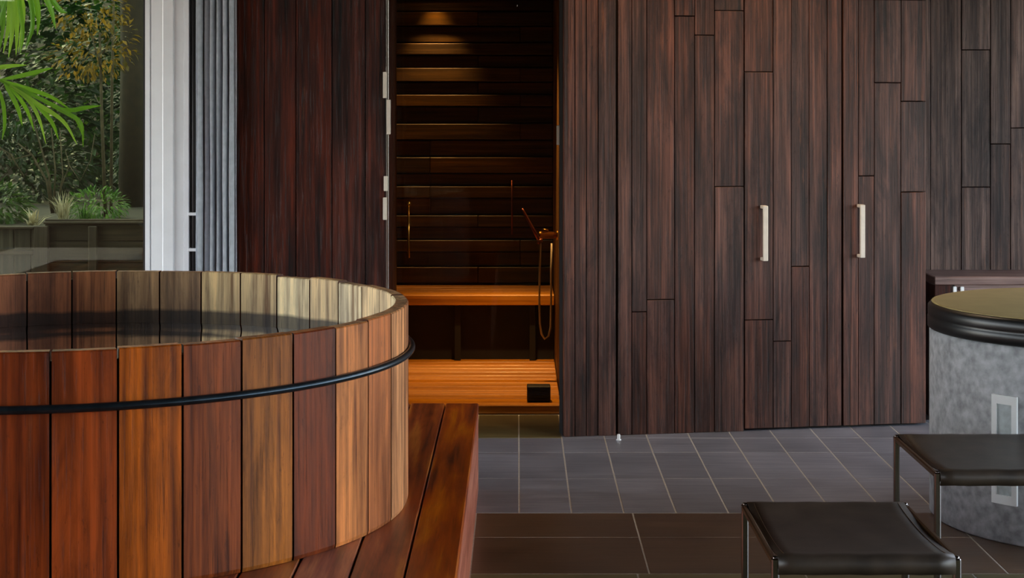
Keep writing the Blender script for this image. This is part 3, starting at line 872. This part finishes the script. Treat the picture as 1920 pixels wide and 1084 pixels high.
def fan_frond(stalk, leaflets, wid):
    """stalk and long strap leaflets that follow the given arcs, folded along the midrib"""
    mb = MB(); P = [Vector(p)-base for p in stalk]
    mb.tube(P, [.014-.009*i/(len(P)-1) for i in range(len(P))], 8, mat=1)
    for lf in leaflets:
        dy = random.uniform(-.12, .12); Q = []
        pts = [Vector(qp(x, y, YQ-.05+dy*i/(len(lf)-1)))-base for i, (x, y) in enumerate(lf)]
        pts = [pts[0]*2-pts[1]]+pts+[pts[-1]*2-pts[-2]]
        for i in range(1, len(pts)-2):
            for k in range(6):
                t_ = k/6; a, b_, c_, d_ = pts[i-1:i+3]
                Q.append(.5*(2*b_+(c_-a)*t_+(2*a-5*b_+4*c_-d_)*t_*t_+(3*b_-a-3*c_+d_)*t_**3))
        Q.append(pts[-2]); n = len(Q)-1; prev = None; tw = random.uniform(-.5, .5)
        for k in range(n+1):
            ww = wid*random.uniform(.95, 1.05)*max(.03, math.sin(PI*(.10+.88*k/n)))**.8
            dv = (Q[min(k+1, n)]-Q[max(k-1, 0)]).normalized(); s_ = dv.cross(Vector((tw, 1, .2))).normalized(); nn = s_.cross(dv)
            cur = [mb.bm.verts.new(Q[k]-s_*ww*.5+nn*ww*.18), mb.bm.verts.new(Q[k]), mb.bm.verts.new(Q[k]+s_*ww*.5+nn*ww*.18)]
            if prev:
                mb.bm.faces.new((prev[0], prev[1], cur[1], cur[0])); mb.bm.faces.new((prev[1], prev[2], cur[2], cur[1]))
            prev = cur
    return mb
fan_frond([crown, qp(-60, 120), qp(-20, 146), qp(2, 152), qp(40, 162)], [
    [(0, 150), (50, 166), (95, 182), (130, 204)], [(2, 153), (60, 178), (110, 205), (140, 222), (158, 262)], [(30, 162), (85, 190), (125, 212), (152, 232), (156, 276)],
    [(20, 160), (70, 195), (118, 228), (145, 272)], [(8, 157), (22, 180), (34, 205), (42, 236)], [(12, 158), (36, 185), (52, 212), (64, 246)], [(18, 160), (52, 188), (72, 222), (86, 270)],
    [(25, 162), (62, 190), (96, 228), (110, 262)], [(-10, 150), (4, 190), (8, 230), (4, 262)], [(0, 150), (40, 142), (72, 134), (100, 127)], [(0, 144), (-10, 130), (20, 124), (50, 122)], [(95, 200), (130, 207), (160, 202), (190, 198)],
    [(-20, 150), (-34, 190), (-40, 240), (-46, 280)], [(-14, 148), (-20, 190), (-22, 230), (-28, 268)]], .030).build('frond', [M_palm, M_palmstem], pa)
fan_frond([crown, qp(-70, -30), qp(-20, -62), qp(30, -58), qp(70, -30)], [
    [(-30, -60), (-16, 0), (-14, 50), (-22, 92)], [(-15, -62), (2, -10), (6, 40), (0, 92)], [(0, -62), (16, -10), (16, 45), (6, 100)], [(8, -62), (22, 0), (22, 60), (16, 108)], [(16, -60), (30, -10), (32, 50), (30, 104)],
    [(24, -60), (40, 0), (42, 40), (34, 98)], [(30, -58), (36, 10), (42, 60), (38, 100)], [(38, -56), (56, 0), (60, 50), (48, 92)], [(40, -55), (66, -5), (72, 30), (70, 66)], [(48, -50), (80, -12), (96, 20), (104, 54)], [(55, -45), (90, -10), (112, 18), (126, 24)],
    [(-40, -55), (-30, 0), (-34, 60), (-40, 110)], [(20, -58), (10, 0), (-4, 50), (-10, 84)]], .034).build('frond', [M_palm, M_palmstem], pa)
frond([crown, qp(-90, -60), qp(-45, -80, YQ+.2), qp(0, -60, YQ+.3), qp(40, -20, YQ+.35)], 16, .42, .55, .026).build('frond', [M_palm, M_palmstem], pa)
frond([crown, qp(-170, 30), qp(-240, 60, YQ-.3), qp(-300, 130, YQ-.5)], 16, .4, .4, .026).build('frond', [M_palm, M_palmstem], pa)
frond([crown, qp(-130, 0, YQ+.3), qp(-110, -30, YQ+.7), qp(-80, 0, YQ+1.1)], 16, .4, .4, .026).build('frond', [M_palm, M_palmstem], pa)

# slim trees and shrubs
YT = 13.2
def stems(x, y0, y1, Y, r, lean=0): return [(PX(x, Y), Y, BZ), (PX(x+lean*.5, Y), Y, PZ((y0+y1)/2, Y)), (PX(x+lean, Y), Y+.05, PZ(y1, Y))]
tree('young_tree', (PX(196, YT), YT, BZ), [(stems(198, 380, 60, YT, .01, -14), .016, .009), ([(PX(190, YT), YT, PZ(130, YT)), (PX(170, YT), YT, PZ(60, YT))], .008, .004), ([(PX(188, YT), YT, PZ(110, YT)), (PX(215, YT), YT, PZ(55, YT))], .008, .004)],
     [((PX(195, YT), YT, PZ(80, YT)), (.26, .22, .24)), ((PX(165, YT), YT, PZ(105, YT)), (.32, .25, .17)), ((PX(170, YT), YT, PZ(15, YT)), (.3, .25, .2))], 'slender young tree with golden sunlit leaves outside the window', 'tree', M_bark, M_leafgold, 620, .065, .028)
tree('young_tree', (PX(208, YT+.4), YT+.4, BZ), [(stems(208, 380, -60, YT+.4, .01, 4), .014, .009)], [((PX(235, YT), YT+.6, PZ(-110, YT)), (.3, .3, .2))], 'bare slim pale stem rising just right of the golden sunlit tree', 'tree', M_bark, M_leafmid, 300, .08, .035)
tree('large_tree', (PX(246, 14.5), 14.5, BZ), [([(PX(248, 14.5), 14.5, BZ), (PX(250, 14.5), 14.5, 2.0), (PX(246, 14.5), 14.5, 4.2)], .12, .10)], [((PX(240, 14.5), 14.5, 4.0), (1.3, 1.0, .9)), ((PX(235, 14.6), 14.9, 1.6), (.16, .2, .9))], 'thick dark tree trunk standing beside the white window frame', 'tree', M_barkdark, M_leafdark, 1500, .1, .045)
# branching shrub with bare stems
YS = 13.0
bs = [([qp(98, 400, YS), qp(88, 340, YS), qp(60, 290, YS), qp(25, 262, YS)], .012, .005), ([qp(98, 400, YS), qp(92, 330, YS), qp(75, 270, YS), qp(55, 200, YS)], .011, .004), ([qp(60, 290, YS), qp(20, 300, YS), qp(0, 275, YS)], .006, .003), ([qp(44, 330, YS), qp(20, 290, YS), qp(-10, 270, YS)], .007, .004), ([qp(100, 400, YS), qp(104, 320, YS), qp(96, 240, YS)], .009, .004), ([qp(105, 400, YS), qp(118, 330, YS), qp(112, 240, YS)], .008, .004), ([qp(130, 310, YS), qp(150, 340, YS), qp(170, 300, YS), qp(178, 250, YS)], .005, .003), ([qp(104, 400, YS), qp(115, 350, YS), qp(130, 310, YS), qp(122, 280, YS)], .006, .003)]
tree('bare_shrub', (PX(98, YS), YS, BZ), bs, [(qp(60, 210, YS+.2), (.35, .25, .2)), (qp(0, 250, YS+.2), (.3, .25, .25))], 'bare stemmed branching shrub in the raised garden bed', 'shrub', M_bark, M_leafdark, 380, .07, .03)
# bushes
def bush(name, c_, rad, n, L, W, lm, label):
    o = MB(); foliage(o, (0, 0, 0), rad, n, L, W); 
    # short woody stems down to the soil
    ob = o.build(name, lm, loc=c_); return tag(ob, label, 'shrub', 'garden shrubs outside the window')
bush('low_shrub', (PX(182, 13.0), 13.0, BZ+.10), (.22, .25, .12), 520, .06, .02, M_leafgreen, 'low fresh green shrub on the bed beside the straw grass tuft')
bush('low_shrub', (PX(-12, 12.7), 12.6, BZ+.12), (.27, .3, .17), 700, .1, .03, M_leafmid, 'dark green leafy clump at the bed edge below the palm')
for i, (x, y, z, rr, nn, mm, lb) in enumerate(((-2.45, 17.2, 1.5, (1.25, .7, 1.7), 3600, M_leafdark, 'dense dark hedge shrub far back behind the slim tree stems'), (-5.3, 17.2, 1.5, (1.3, .7, 1.8), 3600, M_leafdark, 'dense dark hedge shrub behind the bare branching shrub'), (-3.9, 18.9, 2.2, (1.6, .6, 2.2), 3200, M_leafmid, 'tall mid green hedge shrub rising over the dark ones'))):
    bush('hedge_shrub', (x, y, z), rr, nn, .17, .085, mm, lb)
bush('hedge_shrub', (-4.5, 15.2, BZ+.28), (.6, .4, .4), 1500, .1, .045, M_leafdark, 'shaded dark shrub just behind the garden bed plants')
bush('hedge_shrub', (-3.25, 15.9, BZ+.3), (.55, .4, .5), 1500, .1, .045, M_leafdark, 'shaded dark shrub behind the fresh green low shrub')
# shaded hillside and the crowns that close over the garden
hm = MB(); rows = []
for j in range(14):
    y = 20+j*1.2
    rows.append([hm.bm.verts.new((-16+i*1.0, y, -.1+9.5*(j/13)**.8+random.uniform(-.3, .3))) for i in range(34)])
for A, B in zip(rows, rows[1:]):
    for i in range(33): hm.bm.faces.new((A[i], A[i+1], B[i+1], B[i])).smooth = True
hm.build('hillside', M_soil, kind='structure')
for (x, y, zc, rr, nn, lm_, lb) in ((-6.5, 14.0, 6.0, (2.9, 3.2, 1.2), 3400, M_leafdark, 'tall spreading tree with its trunk out past the left window edge'), (-.2, 16.5, 6.2, (3.1, 3.4, 1.3), 3400, M_leafdark, 'tall spreading tree behind the timber walls with a dark crown')):
    tree('canopy_tree', (x, y, -.02), [([(x, y, -.02), (x+.1, y, 3), (x, y+.1, 6)], .2, .12)], [((x, y, zc), rr)], lb, 'tree', M_barkdark, lm_, nn, .34, .2)
for i in range(6):
    x = -9.6+2.0*i+random.uniform(-.3, .3); y = 19.9+random.uniform(-.3, .5)
    bush('hillside_shrub', (x, y+1.2, 2.4+random.uniform(-.4, .5)), (.74, .6, 2.2), 2200, .2, .1, random.choice([M_leafdark, M_leafdark, M_leafmid]), 'shaded hillside shrub in the dark thicket closing the garden')['group'] = 'hillside thicket'

def blades(name, x, y, n, Lm, lm, label, spread=.5, wid=.008):
    m = MB(); 
    for _ in range(n):
        a = random.uniform(0, 2*PI); t_ = random.uniform(.05, spread)
        d = Vector((math.sin(t_)*math.cos(a), math.sin(t_)*math.sin(a), math.cos(t_))); L = Lm*random.uniform(.6, 1.15)
        p0 = Vector((random.uniform(-.03, .03), random.uniform(-.03, .03), 0))
        p1 = p0+d*L*.55; p2 = p0+d*L+Vector((d.x, d.y, 0))*L*.35-Vector((0, 0, L*.15))
        s_ = Vector((-d.y, d.x, 0)); s_ = s_.normalized() if s_.length > 1e-4 else Vector((1, 0, 0))
        v = [m.bm.verts.new(p0-s_*wid*.5), m.bm.verts.new(p0+s_*wid*.5), m.bm.verts.new(p1+s_*wid*.5), m.bm.verts.new(p1-s_*wid*.5), m.bm.verts.new(p2)]
        m.bm.faces.new(v[:4]); m.bm.faces.new((v[3], v[2], v[4]))
    o = m.build(name, lm, loc=(x, y, BZ)); return tag(o, label, 'grass', 'grass tufts in the garden bed')
blades('grass_tuft', PX(118, 12.7), 12.7, 60, .26, M_straw, 'pale straw coloured grass tuft in the raised garden bed', .6)
blades('grass_tuft', PX(160, 12.42), 12.42, 60, .2, M_leafgreen, 'short green grass tuft before the fresh green shrub', .7)
blades('grass_tuft', PX(62, 12.25), 12.25, 40, .17, M_straw, 'spreading buff bladed tuft lying over the planter edge', 1.2, .012)
